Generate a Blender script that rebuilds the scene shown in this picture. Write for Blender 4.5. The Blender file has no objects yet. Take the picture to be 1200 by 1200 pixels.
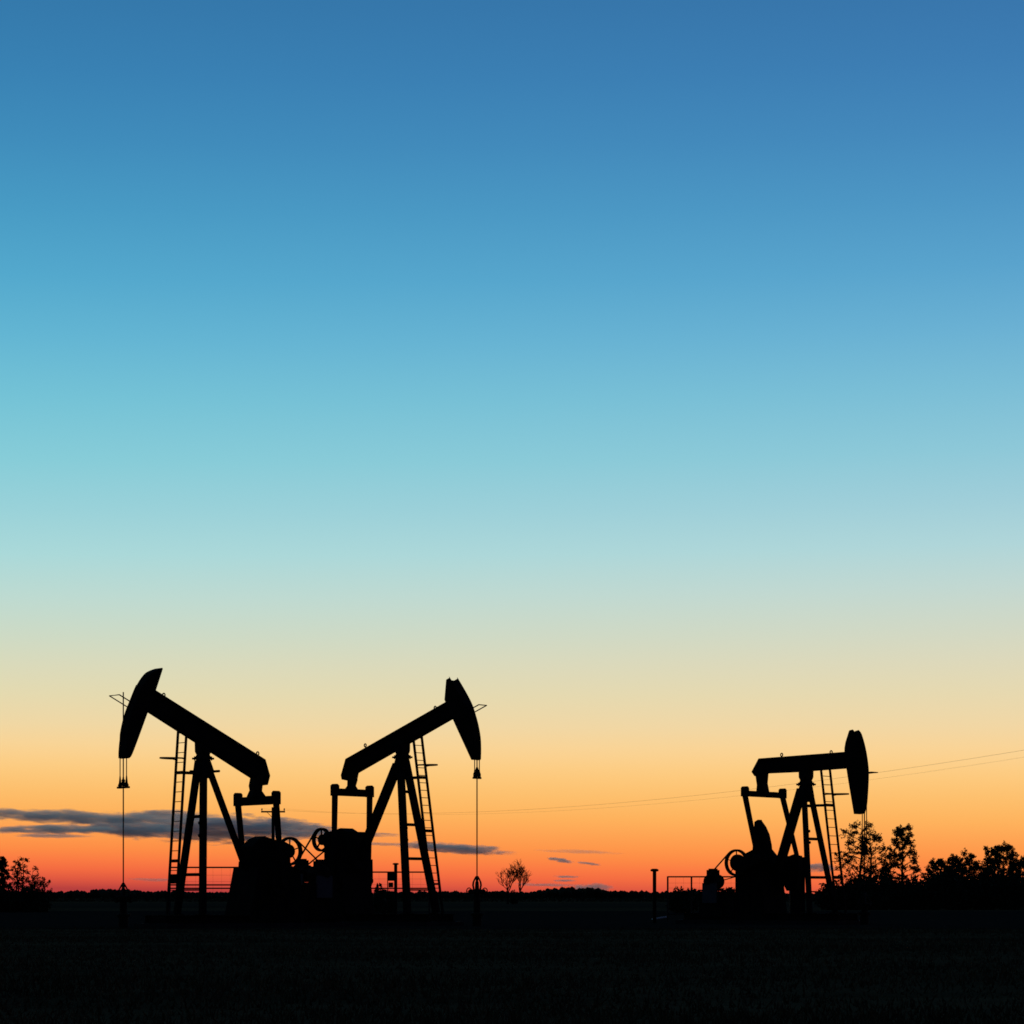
import bpy, bmesh, math, random
from mathutils import Vector, Matrix

# ------------------------------------------------------------------ camera, sky, sun, exposure
scene = bpy.context.scene
COL = scene.collection
R = math.radians
CAM_H = 0.95

cam_data = bpy.data.cameras.new("camera")
cam = bpy.data.objects.new("camera", cam_data)
COL.objects.link(cam)
cam.location = (0, 0, CAM_H)
cam.rotation_euler = (R(90), 0, 0)            # level: every upright stays upright
cam_data.sensor_width = 36
cam_data.lens = 90                             # 3000 px focal length on a 1200 px picture
cam_data.shift_y = (1052 - 600) / 1200         # rise: the horizon sits low in the frame
cam_data.clip_start = 0.5
cam_data.clip_end = 80000
scene.camera = cam

scene.view_settings.view_transform = 'Standard'
scene.view_settings.look = 'None'
scene.view_settings.exposure = 0
scene.view_settings.gamma = 1
scene.view_settings.use_curve_mapping = False

scene.cycles.volume_bounces = 3
scene.cycles.filter_width = 1.65     # the photograph is a little soft

SUN_ELEV = R(1.0)      # the last of the glow, low behind the pumpjacks (+Y)


def lin(v):
    v /= 255.0
    return v / 12.92 if v <= 0.04045 else ((v + 0.055) / 1.055) ** 2.4


def hexlin(h):
    return tuple(lin(int(h[i:i + 2], 16)) for i in (0, 2, 4)) + (1.0,)


# afterglow colours of the western sky: (sine of the elevation, colour)
WEST = [(px, h) for px, h in (
(1052, 'b8403e'), (1045, 'd04c40'), (1038, 'e65d40'), (1028, 'f46c41'), (1016, 'fb7c43'), (1000, 'fe9046'), (980, 'fea151'),
    (955, 'feb45e'), (930, 'fdc06e'), (905, 'fdcb80'), (880, 'fad394'), (850, 'f0d7a5'), (815, 'e5d9b0'),
    (780, 'dbd9bb'), (745, 'cfd9c5'), (700, 'c0d9d1'), (650, 'add7d9'), (600, '9dd0d9'), (540, '8acad8'),
    (470, '78c0d6'), (400, '67b3d3'), (330, '57a6cd'), (250, '4b98c4'), (170, '428abb'), (90, '3b7fb3'), (0, '3676aa'))]
WEST = [(math.sin(math.atan2(1052 - p, 3000)), hexlin(h)) for p, h in WEST]
WEST += [(0.45, (0.028, 0.11, 0.29, 1)), (0.6, (0.020, 0.075, 0.20, 1)), (0.8, (0.014, 0.045, 0.125, 1)), (1.0, (0.010, 0.030, 0.085, 1))]
# the far side of the sky, where night comes up
EAST = [(0.0, (0.012, 0.016, 0.030, 1)), (0.15, (0.022, 0.022, 0.042, 1)), (0.35, (0.016, 0.024, 0.058, 1)), (0.7, (0.010, 0.024, 0.068, 1)), (1.0, (0.010, 0.030, 0.085, 1))]

world = bpy.data.worlds.new("World")
scene.world = world
world.use_nodes = True
wn, wl = world.node_tree.nodes, world.node_tree.links
wn.clear()


def wnode(t, **k):
    n = wn.new(t)
    for a, b in k.items():
        setattr(n, a, b)
    return n


w_co = wnode('ShaderNodeTexCoord')
w_sep = wnode('ShaderNodeSeparateXYZ')
wl.new(w_co.outputs['Generated'], w_sep.inputs[0])

# the glow is strongest a little to the right: near the ground the colour bands stand lower there
w_low = wnode('ShaderNodeMapRange')
w_low.inputs['From Min'].default_value = 0.0
w_low.inputs['From Max'].default_value = 0.11
w_low.inputs['To Min'].default_value = 0.022
w_low.inputs['To Max'].default_value = -0.010
wl.new(w_sep.outputs['Z'], w_low.inputs[0])
w_skew = wnode('ShaderNodeMath', operation='MULTIPLY_ADD')
wl.new(w_sep.outputs['X'], w_skew.inputs[0])
wl.new(w_low.outputs[0], w_skew.inputs[1])
wl.new(w_sep.outputs['Z'], w_skew.inputs[2])


def wramp(stops):
    r = wnode('ShaderNodeValToRGB')
    e = r.color_ramp.elements
    while len(e) > 1:
        e.remove(e[-1])
    e[0].position, e[0].color = stops[0]
    for p, c in stops[1:]:
        x = e.new(p)
        x.color = c
    wl.new(w_skew.outputs[0], r.inputs[0])
    return r


w_west, w_east = wramp(WEST), wramp(EAST)
w_az = wnode('ShaderNodeMapRange', interpolation_type='SMOOTHSTEP')
w_az.inputs['From Min'].default_value = -0.15
w_az.inputs['From Max'].default_value = 0.90
wl.new(w_sep.outputs['Y'], w_az.inputs[0])
w_mix = wnode('ShaderNodeMix', data_type='RGBA')
wl.new(w_az.outputs[0], w_mix.inputs['Factor'])
wl.new(w_east.outputs[0], w_mix.inputs['A'])
wl.new(w_west.outputs[0], w_mix.inputs['B'])
w_glow = wnode('ShaderNodeBackground')
# a touch more violet to the north-west, more teal to the south-west
w_high = wnode('ShaderNodeMapRange', interpolation_type='SMOOTHSTEP')
w_high.inputs['From Min'].default_value = 0.02
w_high.inputs['From Max'].default_value = 0.26
wl.new(w_sep.outputs['Z'], w_high.inputs[0])
w_side = wnode('ShaderNodeMath', operation='MULTIPLY')
wl.new(w_high.outputs[0], w_side.inputs[0])
wl.new(w_sep.outputs['X'], w_side.inputs[1])
w_red = wnode('ShaderNodeMath', operation='MULTIPLY_ADD')
w_red.inputs[1].default_value, w_red.inputs[2].default_value = 0.42, 1.0
w_grn = wnode('ShaderNodeMath', operation='MULTIPLY_ADD')
w_grn.inputs[1].default_value, w_grn.inputs[2].default_value = -0.20, 1.0
w_rgb = wnode('ShaderNodeCombineXYZ')
w_rgb.inputs[2].default_value = 1.0
w_tint = wnode('ShaderNodeVectorMath', operation='MULTIPLY')
wl.new(w_side.outputs[0], w_red.inputs[0])
wl.new(w_side.outputs[0], w_grn.inputs[0])
wl.new(w_red.outputs[0], w_rgb.inputs[0])
wl.new(w_grn.outputs[0], w_rgb.inputs[1])
wl.new(w_mix.outputs['Result'], w_tint.inputs[0])
wl.new(w_rgb.outputs[0], w_tint.inputs[1])
wl.new(w_tint.outputs[0], w_glow.inputs[0])
w_out = wnode('ShaderNodeOutputWorld')
wl.new(w_glow.outputs[0], w_out.inputs[0])

sun_data = bpy.data.lights.new("sun", 'SUN')
sun_data.energy = 0.02                          # already set: only a trace of direct light is left
sun_data.color = (1.0, 0.55, 0.32)
sun_data.angle = R(0.5)
sun = bpy.data.objects.new("sun", sun_data)
COL.objects.link(sun)
sun.rotation_euler = (R(-90) + SUN_ELEV, 0, 0)  # shines from +Y towards the camera


# ------------------------------------------------------------------ helpers
def material(name, col, rough=0.7, metal=0.0, var=0.35, scale=3.0, bump=0.0, bscale=30.0, spec=0.3, col2=None):
    m = bpy.data.materials.new(name)
    m.use_nodes = True
    n, l = m.node_tree.nodes, m.node_tree.links
    b = n['Principled BSDF']
    b.inputs['Roughness'].default_value = rough
    b.inputs['Metallic'].default_value = metal
    b.inputs['Specular IOR Level'].default_value = spec
    tc = n.new('ShaderNodeTexCoord')
    no = n.new('ShaderNodeTexNoise')
    no.inputs['Scale'].default_value = scale
    no.inputs['Detail'].default_value = 6
    l.new(tc.outputs['Object'], no.inputs['Vector'])
    rp = n.new('ShaderNodeValToRGB')
    a = tuple(c * (1 - var) for c in col) + (1,)
    z = (tuple(c * (1 + var) for c in col) if col2 is None else col2) + (1,)
    rp.color_ramp.elements[0].position, rp.color_ramp.elements[0].color = 0.3, a
    rp.color_ramp.elements[1].position, rp.color_ramp.elements[1].color = 0.7, z
    l.new(no.outputs['Fac'], rp.inputs[0])
    l.new(rp.outputs[0], b.inputs['Base Color'])
    if bump:
        n2 = n.new('ShaderNodeTexNoise')
        n2.inputs['Scale'].default_value = bscale
        n2.inputs['Detail'].default_value = 4
        l.new(tc.outputs['Object'], n2.inputs['Vector'])
        bp = n.new('ShaderNodeBump')
        bp.inputs['Strength'].default_value = bump
        l.new(n2.outputs['Fac'], bp.inputs['Height'])
        l.new(bp.outputs[0], b.inputs['Normal'])
    return m


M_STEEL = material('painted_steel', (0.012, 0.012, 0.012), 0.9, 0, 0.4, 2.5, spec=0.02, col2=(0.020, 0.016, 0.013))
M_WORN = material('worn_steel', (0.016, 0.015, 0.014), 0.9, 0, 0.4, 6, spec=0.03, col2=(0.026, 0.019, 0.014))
M_GREY = material('grey_enamel', (0.065, 0.068, 0.074), 0.8, 0, 0.2, 4, 0.05, 40, spec=0.1)
M_CABLE = material('wire_rope', (0.016, 0.016, 0.016), 0.8, 0, 0.3, 20, spec=0.02)
M_RUBBER = material('rubber_belt', (0.02, 0.02, 0.02), 0.8, 0, 0.2, 10)
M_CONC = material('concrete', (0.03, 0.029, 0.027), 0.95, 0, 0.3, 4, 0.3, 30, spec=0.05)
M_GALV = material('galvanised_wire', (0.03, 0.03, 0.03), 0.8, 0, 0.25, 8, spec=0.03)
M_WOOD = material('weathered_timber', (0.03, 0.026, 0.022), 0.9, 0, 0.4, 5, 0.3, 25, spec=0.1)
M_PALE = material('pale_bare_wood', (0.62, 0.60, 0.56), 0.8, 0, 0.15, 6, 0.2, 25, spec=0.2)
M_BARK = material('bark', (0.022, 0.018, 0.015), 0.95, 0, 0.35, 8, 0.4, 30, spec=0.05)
M_LEAF = material('foliage', (0.040, 0.055, 0.020), 0.9, 0, 0.35, 1.2, spec=0.03, col2=(0.062, 0.066, 0.026))
M_LEAFDARK = material('dark_foliage', (0.028, 0.042, 0.020), 0.9, 0, 0.35, 1.5, spec=0.05)
M_GLASS = material('insulator_glaze', (0.10, 0.06, 0.04), 0.3, 0, 0.2, 10)


def link(name, me, mat, parent=None, loc=None):
    o = bpy.data.objects.new(name, me)
    COL.objects.link(o)
    if mat is not None and not me.materials:
        me.materials.append(mat)
    if parent is not None:
        o.parent = parent
    if loc is not None:
        o.location = loc
    return o


def empty(name, parent=None, loc=(0, 0, 0), rz=0.0):
    o = bpy.data.objects.new(name, None)
    COL.objects.link(o)
    o.empty_display_size = 0.3
    o.location = loc
    o.rotation_euler = (0, 0, rz)
    if parent is not None:
        o.parent = parent
    return o


def tag(o, label=None, cat=None, group=None, kind=None):
    if label:
        o['label'] = label
    if cat:
        o['category'] = cat
    if group:
        o['group'] = group
    if kind:
        o['kind'] = kind
    return o


class MB:
    """Collects shapes; build() links them as ONE mesh object."""

    def __init__(self):
        self.v, self.f = [], []

    def add(self, vs, fs):
        k = len(self.v)
        self.v += [tuple(p) for p in vs]
        self.f += [tuple(i + k for i in q) for q in fs]
        return self

    def box(self, c, size, rot=None):
        hx, hy, hz = size[0] / 2, size[1] / 2, size[2] / 2
        pts = [Vector((x, y, z)) for x in (-hx, hx) for y in (-hy, hy) for z in (-hz, hz)]
        if rot is not None:
            pts = [rot @ p for p in pts]
        c = Vector(c)
        return self.add([p + c for p in pts], [(0, 1, 3, 2), (4, 6, 7, 5), (0, 4, 5, 1), (2, 3, 7, 6), (0, 2, 6, 4), (1, 5, 7, 3)])

    def beam(self, a, b, w, h, up=(0, 0, 1), taper=1.0):
        """rectangular bar from a to b: w across, h along `up`"""
        a, b = Vector(a), Vector(b)
        d = (b - a).normalized()
        side = d.cross(Vector(up))
        if side.length < 1e-4:
            side = d.cross(Vector((1, 0, 0)))
        side.normalize()
        u = side.cross(d)
        pts = []
        for p, k in ((a, 1.0), (b, taper)):
            for sx, su in ((-1, -1), (1, -1), (1, 1), (-1, 1)):
                pts.append(p + side * sx * w * k / 2 + u * su * h * k / 2)
        return self.add(pts, [(3, 2, 1, 0), (4, 5, 6, 7), (0, 1, 5, 4), (1, 2, 6, 5), (2, 3, 7, 6), (3, 0, 4, 7)])

    def hbeam(self, a, b, w, h, tw=0.02, tf=0.025, up=(0, 1, 0)):
        """rolled H section from a to b: flanges w wide, h apart"""
        a, b = Vector(a), Vector(b)
        d = (b - a).normalized()
        side = d.cross(Vector(up)).normalized()
        u = side.cross(d)
        sec = [(-w / 2, -h / 2), (w / 2, -h / 2), (w / 2, -h / 2 + tf), (tw / 2, -h / 2 + tf), (tw / 2, h / 2 - tf), (w / 2, h / 2 - tf),
               (w / 2, h / 2), (-w / 2, h / 2), (-w / 2, h / 2 - tf), (-tw / 2, h / 2 - tf), (-tw / 2, -h / 2 + tf), (-w / 2, -h / 2 + tf)]
        n = len(sec)
        pts = [p + side * x + u * y for p in (a, b) for x, y in sec]
        fs = [tuple(reversed(range(n))), tuple(range(n, 2 * n))] + [(i, (i + 1) % n, n + (i + 1) % n, n + i) for i in range(n)]
        return self.add(pts, fs)

    def tube(self, pts, r, n=8, r2=None, closed=False):
        pts = [Vector(p) for p in pts]
        m = len(pts)
        rings = []
        prev = None
        for i, p in enumerate(pts):
            if closed:
                d = pts[(i + 1) % m] - pts[i - 1]
            else:
                d = pts[min(i + 1, m - 1)] - pts[max(i - 1, 0)]
            d.normalize()
            if prev is None:
                prev = d.orthogonal().normalized()
            u = (prev - d * prev.dot(d))
            u = u.normalized() if u.length > 1e-6 else d.orthogonal().normalized()
            prev = u
            w = d.cross(u)
            rr = r if r2 is None else r + (r2 - r) * i / max(1, m - 1)
            rings.append([p + (u * math.cos(2 * math.pi * k / n) + w * math.sin(2 * math.pi * k / n)) * rr for k in range(n)])
        vs = [q for g in rings for q in g]
        fs = []
        for i in range(m if closed else m - 1):
            j = (i + 1) % m
            fs += [(i * n + k, i * n + (k + 1) % n, j * n + (k + 1) % n, j * n + k) for k in range(n)]
        if not closed:
            fs += [tuple(reversed(range(n))), tuple(range((m - 1) * n, m * n))]
        return self.add(vs, fs)

    def prism(self, poly, y0, y1):
        """outline in the x-z plane, extruded from y0 to y1"""
        if sum(poly[i - 1][0] * poly[i][1] - poly[i][0] * poly[i - 1][1] for i in range(len(poly))) < 0:
            poly = poly[::-1]
        n = len(poly)
        vs = [(x, y0, z) for x, z in poly] + [(x, y1, z) for x, z in poly]
        fs = [tuple(range(n)), tuple(reversed(range(n, 2 * n)))] + [(i, n + i, n + (i + 1) % n, (i + 1) % n) for i in range(n)]
        return self.add(vs, fs)

    def rim(self, poly, y0, y1, t, skip=()):
        """plates of thickness t standing along the inside of an outline (all edges but those in `skip`)"""
        if sum(poly[i - 1][0] * poly[i][1] - poly[i][0] * poly[i - 1][1] for i in range(len(poly))) < 0:
            poly = poly[::-1]
            skip = [len(poly) - 2 - k if len(poly) - 2 - k >= 0 else len(poly) - 1 for k in skip]
        ins = inset(poly, t)
        n = len(poly)
        for i in range(n):
            if i in skip:
                continue
            j = (i + 1) % n
            q = [poly[i], poly[j], ins[j], ins[i]]
            self.prism(q, y0, y1)
        return self

    def lathe(self, prof, c=(0, 0, 0), n=16, axis='z'):
        """profile of (radius, height) spun round an axis through c"""
        c = Vector(c)
        vs, fs = [], []
        for r, h in prof:
            for k in range(n):
                a = 2 * math.pi * k / n
                p = (r * math.cos(a), r * math.sin(a), h)
                if axis == 'y':
                    p = (p[0], p[2], p[1])
                elif axis == 'x':
                    p = (p[2], p[0], p[1])
                vs.append(c + Vector(p))
        m = len(prof)
        for i in range(m - 1):
            fs += [(i * n + k, i * n + (k + 1) % n, (i + 1) * n + (k + 1) % n, (i + 1) * n + k) for k in range(n)]
        fs += [tuple(range(n)), tuple(range((m - 1) * n, m * n))]
        return self.add(vs, fs)

    def mesh(self, name, fix=True):
        me = bpy.data.meshes.new(name)
        me.from_pydata(self.v, [], self.f)
        if fix:
            b = bmesh.new()
            b.from_mesh(me)
            bmesh.ops.recalc_face_normals(b, faces=b.faces)
            b.to_mesh(me)
            b.free()
        me.update()
        return me

    def build(self, name, mat, parent=None, loc=None, fix=True):
        return link(name, self.mesh(name, fix), mat, parent, loc)


def inset(poly, t):
    """mitred inset of a counter-clockwise outline"""
    n = len(poly)
    out = []
    for i in range(n):
        p0, p1, p2 = (Vector(poly[i - 1]), Vector(poly[i]), Vector(poly[(i + 1) % n]))
        d1, d2 = (p1 - p0).normalized(), (p2 - p1).normalized()
        n1, n2 = Vector((-d1.y, d1.x)), Vector((-d2.y, d2.x))
        b = n1 + n2
        b = b.normalized() if b.length > 1e-5 else n1
        k = t / max(0.45, b.dot(n1))
        out.append(tuple(p1 + b * k))
    return out


rng = random.Random(7)

# ------------------------------------------------------------------ the ground
def ground_material(name, a, b, scale, bump, stretch=(1, 1, 1)):
    m = bpy.data.materials.new(name)
    m.use_nodes = True
    n, l = m.node_tree.nodes, m.node_tree.links
    n.remove(n['Principled BSDF'])
    d = n.new('ShaderNodeBsdfDiffuse')
    tc = n.new('ShaderNodeTexCoord')
    mp = n.new('ShaderNodeMapping')
    mp.inputs['Scale'].default_value = stretch
    l.new(tc.outputs['Object'], mp.inputs[0])
    n1 = n.new('ShaderNodeTexNoise')
    n1.inputs['Scale'].default_value = scale
    n1.inputs['Detail'].default_value = 10
    n1.inputs['Roughness'].default_value = 0.65
    l.new(mp.outputs[0], n1.inputs['Vector'])
    rp = n.new('ShaderNodeValToRGB')
    rp.color_ramp.elements[0].position, rp.color_ramp.elements[0].color = 0.35, a + (1,)
    rp.color_ramp.elements[1].position, rp.color_ramp.elements[1].color = 0.68, b + (1,)
    l.new(n1.outputs['Fac'], rp.inputs[0])
    l.new(rp.outputs[0], d.inputs['Color'])
    n2 = n.new('ShaderNodeTexNoise')
    n2.inputs['Scale'].default_value = 9
    n2.inputs['Detail'].default_value = 5
    l.new(tc.outputs['Object'], n2.inputs['Vector'])
    bp = n.new('ShaderNodeBump')
    bp.inputs['Strength'].default_value = bump
    bp.inputs['Distance'].default_value = 0.1
    l.new(n2.outputs['Fac'], bp.inputs['Height'])
    l.new(bp.outputs[0], d.inputs['Normal'])
    l.new(d.outputs[0], n['Material Output'].inputs['Surface'])
    return m


M_FIELD = ground_material('short_field_grass', (0.040, 0.034, 0.017), (0.095, 0.074, 0.035), 0.35, 0.6, (0.35, 1.0, 1))
M_PAD = ground_material('dark_gravel', (0.020, 0.017, 0.012), (0.036, 0.031, 0.022), 1.2, 0.5)
M_STUBBLE = ground_material('pale_stubble', (0.038, 0.033, 0.018), (0.056, 0.048, 0.028), 0.02, 0.2, (0.3, 1, 1))


def sheet(name, x0, x1, y0, y1, z, mat, nx=1, ny=1, bumpy=0.0):
    m = MB()
    for j in range(ny + 1):
        for i in range(nx + 1):
            e = 0 if (i in (0, nx) or j in (0, ny)) else rng.uniform(-1, 1) * bumpy
            m.v.append((x0 + (x1 - x0) * i / nx, y0 + (y1 - y0) * j / ny, z + e))
    for j in range(ny):
        for i in range(nx):
            k = j * (nx + 1) + i
            m.f.append((k, k + 1, k + nx + 2, k + nx + 1))
    o = m.build(name, mat, fix=False)
    return tag(o, kind='structure')


sheet('ground', -40000, 40000, -3000, 60000, 0.0, M_FIELD)
sheet('stubble_field', -160, 160, 236, 420, 0.012, M_STUBBLE)


def pad_outline():
    pts = []
    for x0, y0, x1, y1, n in ((-46, 77, 46, 77, 60), (46, 77, 52, 180, 30), (52, 180, -52, 185, 50), (-52, 185, -46, 77, 30)):
        for i in range(n):
            t = i / n
            pts.append((x0 + (x1 - x0) * t + rng.uniform(-.4, .4), y0 + (y1 - y0) * t + rng.uniform(-.9, .9)))
    return pts


pp = pad_outline()
pm = MB()
pm.add([(x, y, 0.006) for x, y in pp], [tuple(range(len(pp)))])
tag(pm.build('gravel_pad', M_PAD, fix=False), kind='structure')

# short grass over the near field: blades one could not count
g = MB()
gr = random.Random(3)
gv, gf = [], []
for i in range(52000):
    u = gr.random()
    y = 17.5 + (79 - 17.5) * u ** 1.25
    x = gr.uniform(-1, 1) * (0.215 * y + 1.5)
    patch = 0.55 + 0.45 * math.sin(x * 0.31 + 1.7 * math.sin(y * 0.13)) * math.sin(y * 0.42 + 0.8 * math.sin(x * 0.2))
    if gr.random() > 0.25 + 0.75 * max(0, patch):
        continue
    for b in range(2):
        h = gr.uniform(0.03, 0.085) * (0.7 + 0.5 * patch)
        w = gr.uniform(0.006, 0.013)
        a = gr.uniform(0, math.pi)
        lx, ly = gr.gauss(0, 0.03), gr.gauss(0, 0.03)
        bx, by = x + gr.gauss(0, 0.03), y + gr.gauss(0, 0.03)
        k = len(gv)
        gv += [(bx - w * math.cos(a), by - w * math.sin(a), 0), (bx + w * math.cos(a), by + w * math.sin(a), 0), (bx + lx, by + ly, h)]
        gf.append((k, k + 1, k + 2))
g.v, g.f = gv, gf
M_GRASS = material('dry_field_grass', (0.062, 0.050, 0.022), 0.95, 0, 0.4, 0.5, spec=0.02, col2=(0.085, 0.068, 0.032))
tag(g.build('grass', M_GRASS, fix=False), 'short dark grass covering the near field', 'grass', kind='stuff')

# ------------------------------------------------------------------ the pumpjacks
JACKS = {'tall': {'base': (-9.774, 81.0),
          'sg': -1,
          'head': [(1.645, 8.117), (1.879, 8.027), (2.065, 7.896), (2.312, 7.564), (2.528, 7.101), (2.712, 6.695), (2.835, 6.293), (2.921, 5.866), (2.963, 5.494),
                   (2.966, 5.267), (2.844, 5.253), (2.737, 5.378), (2.491, 5.941), (2.199, 6.642), (1.883, 7.399), (1.631, 8.077)],
          'beam': [(1.848, 6.679), (2.096, 6.801), (1.976, 7.469), (-2.274, 5.396), (-2.453, 4.88), (-2.363, 4.583), (-2.065, 4.539), (-1.917, 4.788)],
          'T': 0.44,
          'B': 0.34,
          'tailb': [(-1.92, 4.903), (-1.838, 4.544), (-1.871, 4.407), (-1.755, 4.185), (-2.311, 4.19), (-2.145, 4.378), (-2.178, 4.625), (-2.178, 4.9)],
          'gear': [(-1.646, 1.882), (-1.646, 2.595), (-1.942, 2.847), (-2.207, 2.933), (-2.188, 2.909), (-2.553, 2.818), (-2.954, 2.755), (-3.155, 2.661),
                   (-3.155, 1.889)],
          'ped': [(-1.435, 1.005), (-1.238, 0.181), (-3.429, 0.179), (-3.227, 1.912), (-1.632, 1.914)],
          'legs': ((0.088, 5.186), 0.158, (0.532, 0.063), 0.785),
          'legw': 0.194,
          'rear': ((-0.16, 5.167), (-1.588, 1.934)),
          'rearw': 0.189,
          'cross': [3.513, 1.678, 1.193],
          'cap': (-0.0, 5.351),
          'ladder': ((0.773, 6.21), (1.148, 0.87), 0.244, 0.309),
          'brk': [4.881, 2.104, 1.648, 1.433],
          'hoop': 5.297,
          'hoopl': 0.493,
          'eqN': 1.082,
          'eq': (-2.049, 4.064),
          'eqH': 0.283,
          'eqw': 0.135,
          'pin': (-2.314, 1.417),
          'pinN': 1.029,
          'shaft': (-2.381, 2.215),
          'sheave': (-2.788, 2.443),
          'sheaveR': 0.459,
          'motor': (-4.254, 1.726),
          'guard': (3.243, 7.19),
          'guardN': 0.29,
          'eyes': [(1.455, 7.288), (-2.082, 5.588)],
          'rod': (2.923, 7.306),
          'carrier': (2.923, 4.379),
          'well': (2.923, 1.319),
          'headbot': (2.923, 5.275)},
 'mid': {'base': (-3.727, 87.0),
         'sg': 1,
         'head': [(2.301, 8.319), (2.468, 8.102), (2.71, 7.773), (2.955, 7.396), (3.109, 7.04), (3.236, 6.671), (3.326, 6.27), (3.348, 5.872), (3.337, 5.555),
                  (3.291, 5.511), (2.479, 6.88), (2.103, 7.56), (2.179, 8.226), (2.32, 8.281)],
         'beam': [(2.329, 7.002), (2.48, 7.394), (2.19, 7.516), (-2.503, 5.748), (-2.723, 5.189), (-2.682, 5.04), (-2.287, 4.969), (-2.203, 5.26)],
         'T': 0.44,
         'B': 0.36,
         'tailb': [(-2.418, 5.284), (-2.438, 4.812), (-2.601, 4.669), (-2.195, 4.668), (-2.317, 4.819), (-2.236, 5.023), (-2.296, 5.291)],
         'gear': [(-3.398, 1.958), (-3.419, 3.204), (-2.844, 3.298), (-2.68, 3.346), (-2.603, 3.356), (-2.359, 3.233), (-1.973, 3.221), (-1.893, 1.952)],
         'ped': [(-2.921, 2.598), (-3.085, 1.952), (-3.29, 0.183), (-1.949, 0.18), (-2.111, 1.335), (-2.253, 2.612)],
         'legs': ((0.049, 5.501), 0.147, (0.965, 0.029), 0.778),
         'legw': 0.212,
         'rear': ((-0.216, 5.481), (-2.154, 2.011)),
         'rearw': 0.304,
         'cross': [4.545, 3.423, 2.269, 1.211],
         'cap': (0.0, 5.721),
         'ladder': ((0.684, 6.432), (1.56, 0.95), 0.217, 0.254),
         'brk': [5.01, 3.201, 1.412],
         'hoop': 5.393,
         'hoopl': 0.454,
         'eqN': 0.871,
         'eq': (-2.337, 4.579),
         'eqH': 0.261,
         'eqw': 0.145,
         'pin': (-2.398, 1.54),
         'pinN': 0.871,
         'shaft': (-2.418, 2.396),
         'sheave': (-3.068, 2.953),
         'sheaveR': 0.412,
         'motor': (-4.381, 1.842),
         'guard': (3.601, 7.324),
         'guardN': 0.2,
         'eyes': [(1.495, 7.331), (-1.73, 6.193)],
         'rod': (3.351, 5.815),
         'carrier': (3.351, 4.938),
         'well': (3.351, 1.544),
         'headbot': (3.351, 5.56)},
 'far': {'base': (10.453, 91.0),
         'sg': 1,
         'head': [(2.068, 6.834), (2.191, 6.679), (2.348, 6.198), (2.45, 5.674), (2.481, 5.249), (2.45, 4.632), (2.401, 4.161), (2.313, 3.894), (2.127, 3.873),
                  (1.815, 5.493), (1.738, 6.202), (1.931, 6.804)],
         'beam': [(1.724, 5.496), (1.724, 6.066), (-1.928, 5.961), (-2.236, 5.488), (-2.106, 5.331), (-1.708, 5.423), (-0.461, 5.43)],
         'T': 0.42,
         'B': 0.34,
         'tailb': [(-2.101, 5.531), (-2.008, 5.006), (-2.045, 4.669), (-1.658, 4.668), (-1.75, 5.07), (-1.702, 5.53)],
         'gear': [(-2.701, 1.937), (-2.477, 2.52), (-2.104, 2.676), (-1.672, 2.719), (-1.413, 2.455), (-1.193, 1.931)],
         'ped': [(-2.485, 1.993), (-2.541, 0.152), (-1.251, 0.149), (-1.509, 1.999)],
         'legs': ((0.032, 4.801), 0.189, (0.76, 0.045), 0.885),
         'legw': 0.164,
         'rear': ((-0.184, 4.807), (-1.129, 2.051)),
         'rearw': 0.319,
         'cross': [4.21, 3.033, 1.669, 1.162],
         'cap': (0.0, 4.975),
         'ladder': ((0.797, 5.625), (1.409, 0.95), 0.288, 0.302),
         'brk': [4.217, 1.674],
         'hoop': 4.57,
         'hoopl': 0.574,
         'eqN': 1.194,
         'eq': (-1.803, 4.667),
         'eqH': 0.212,
         'eqw': 0.182,
         'pin': (-1.206, 2.357),
         'pinN': 1.274,
         'shaft': (-1.888, 2.149),
         'sheave': (-2.464, 2.207),
         'sheaveR': 0.485,
         'motor': (-3.743, 1.538),
         'guard': (2.845, 5.319),
         'guardN': 0.2,
         'eyes': [(1.054, 6.083), (-1.041, 6.068)],
         'rod': (2.428, 4.14),
         'carrier': (2.428, 2.5),
         'well': (2.428, 1.218),
         'headbot': (2.428, 3.931),
         'blade': [(-1.775, 3.669), (-1.627, 3.742), (-1.621, 3.702), (-1.437, 3.485), (-1.29, 3.208), (-1.198, 2.84), (-1.143, 2.352), (-1.886, 2.356)]}}

PSI = R(40)


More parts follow.
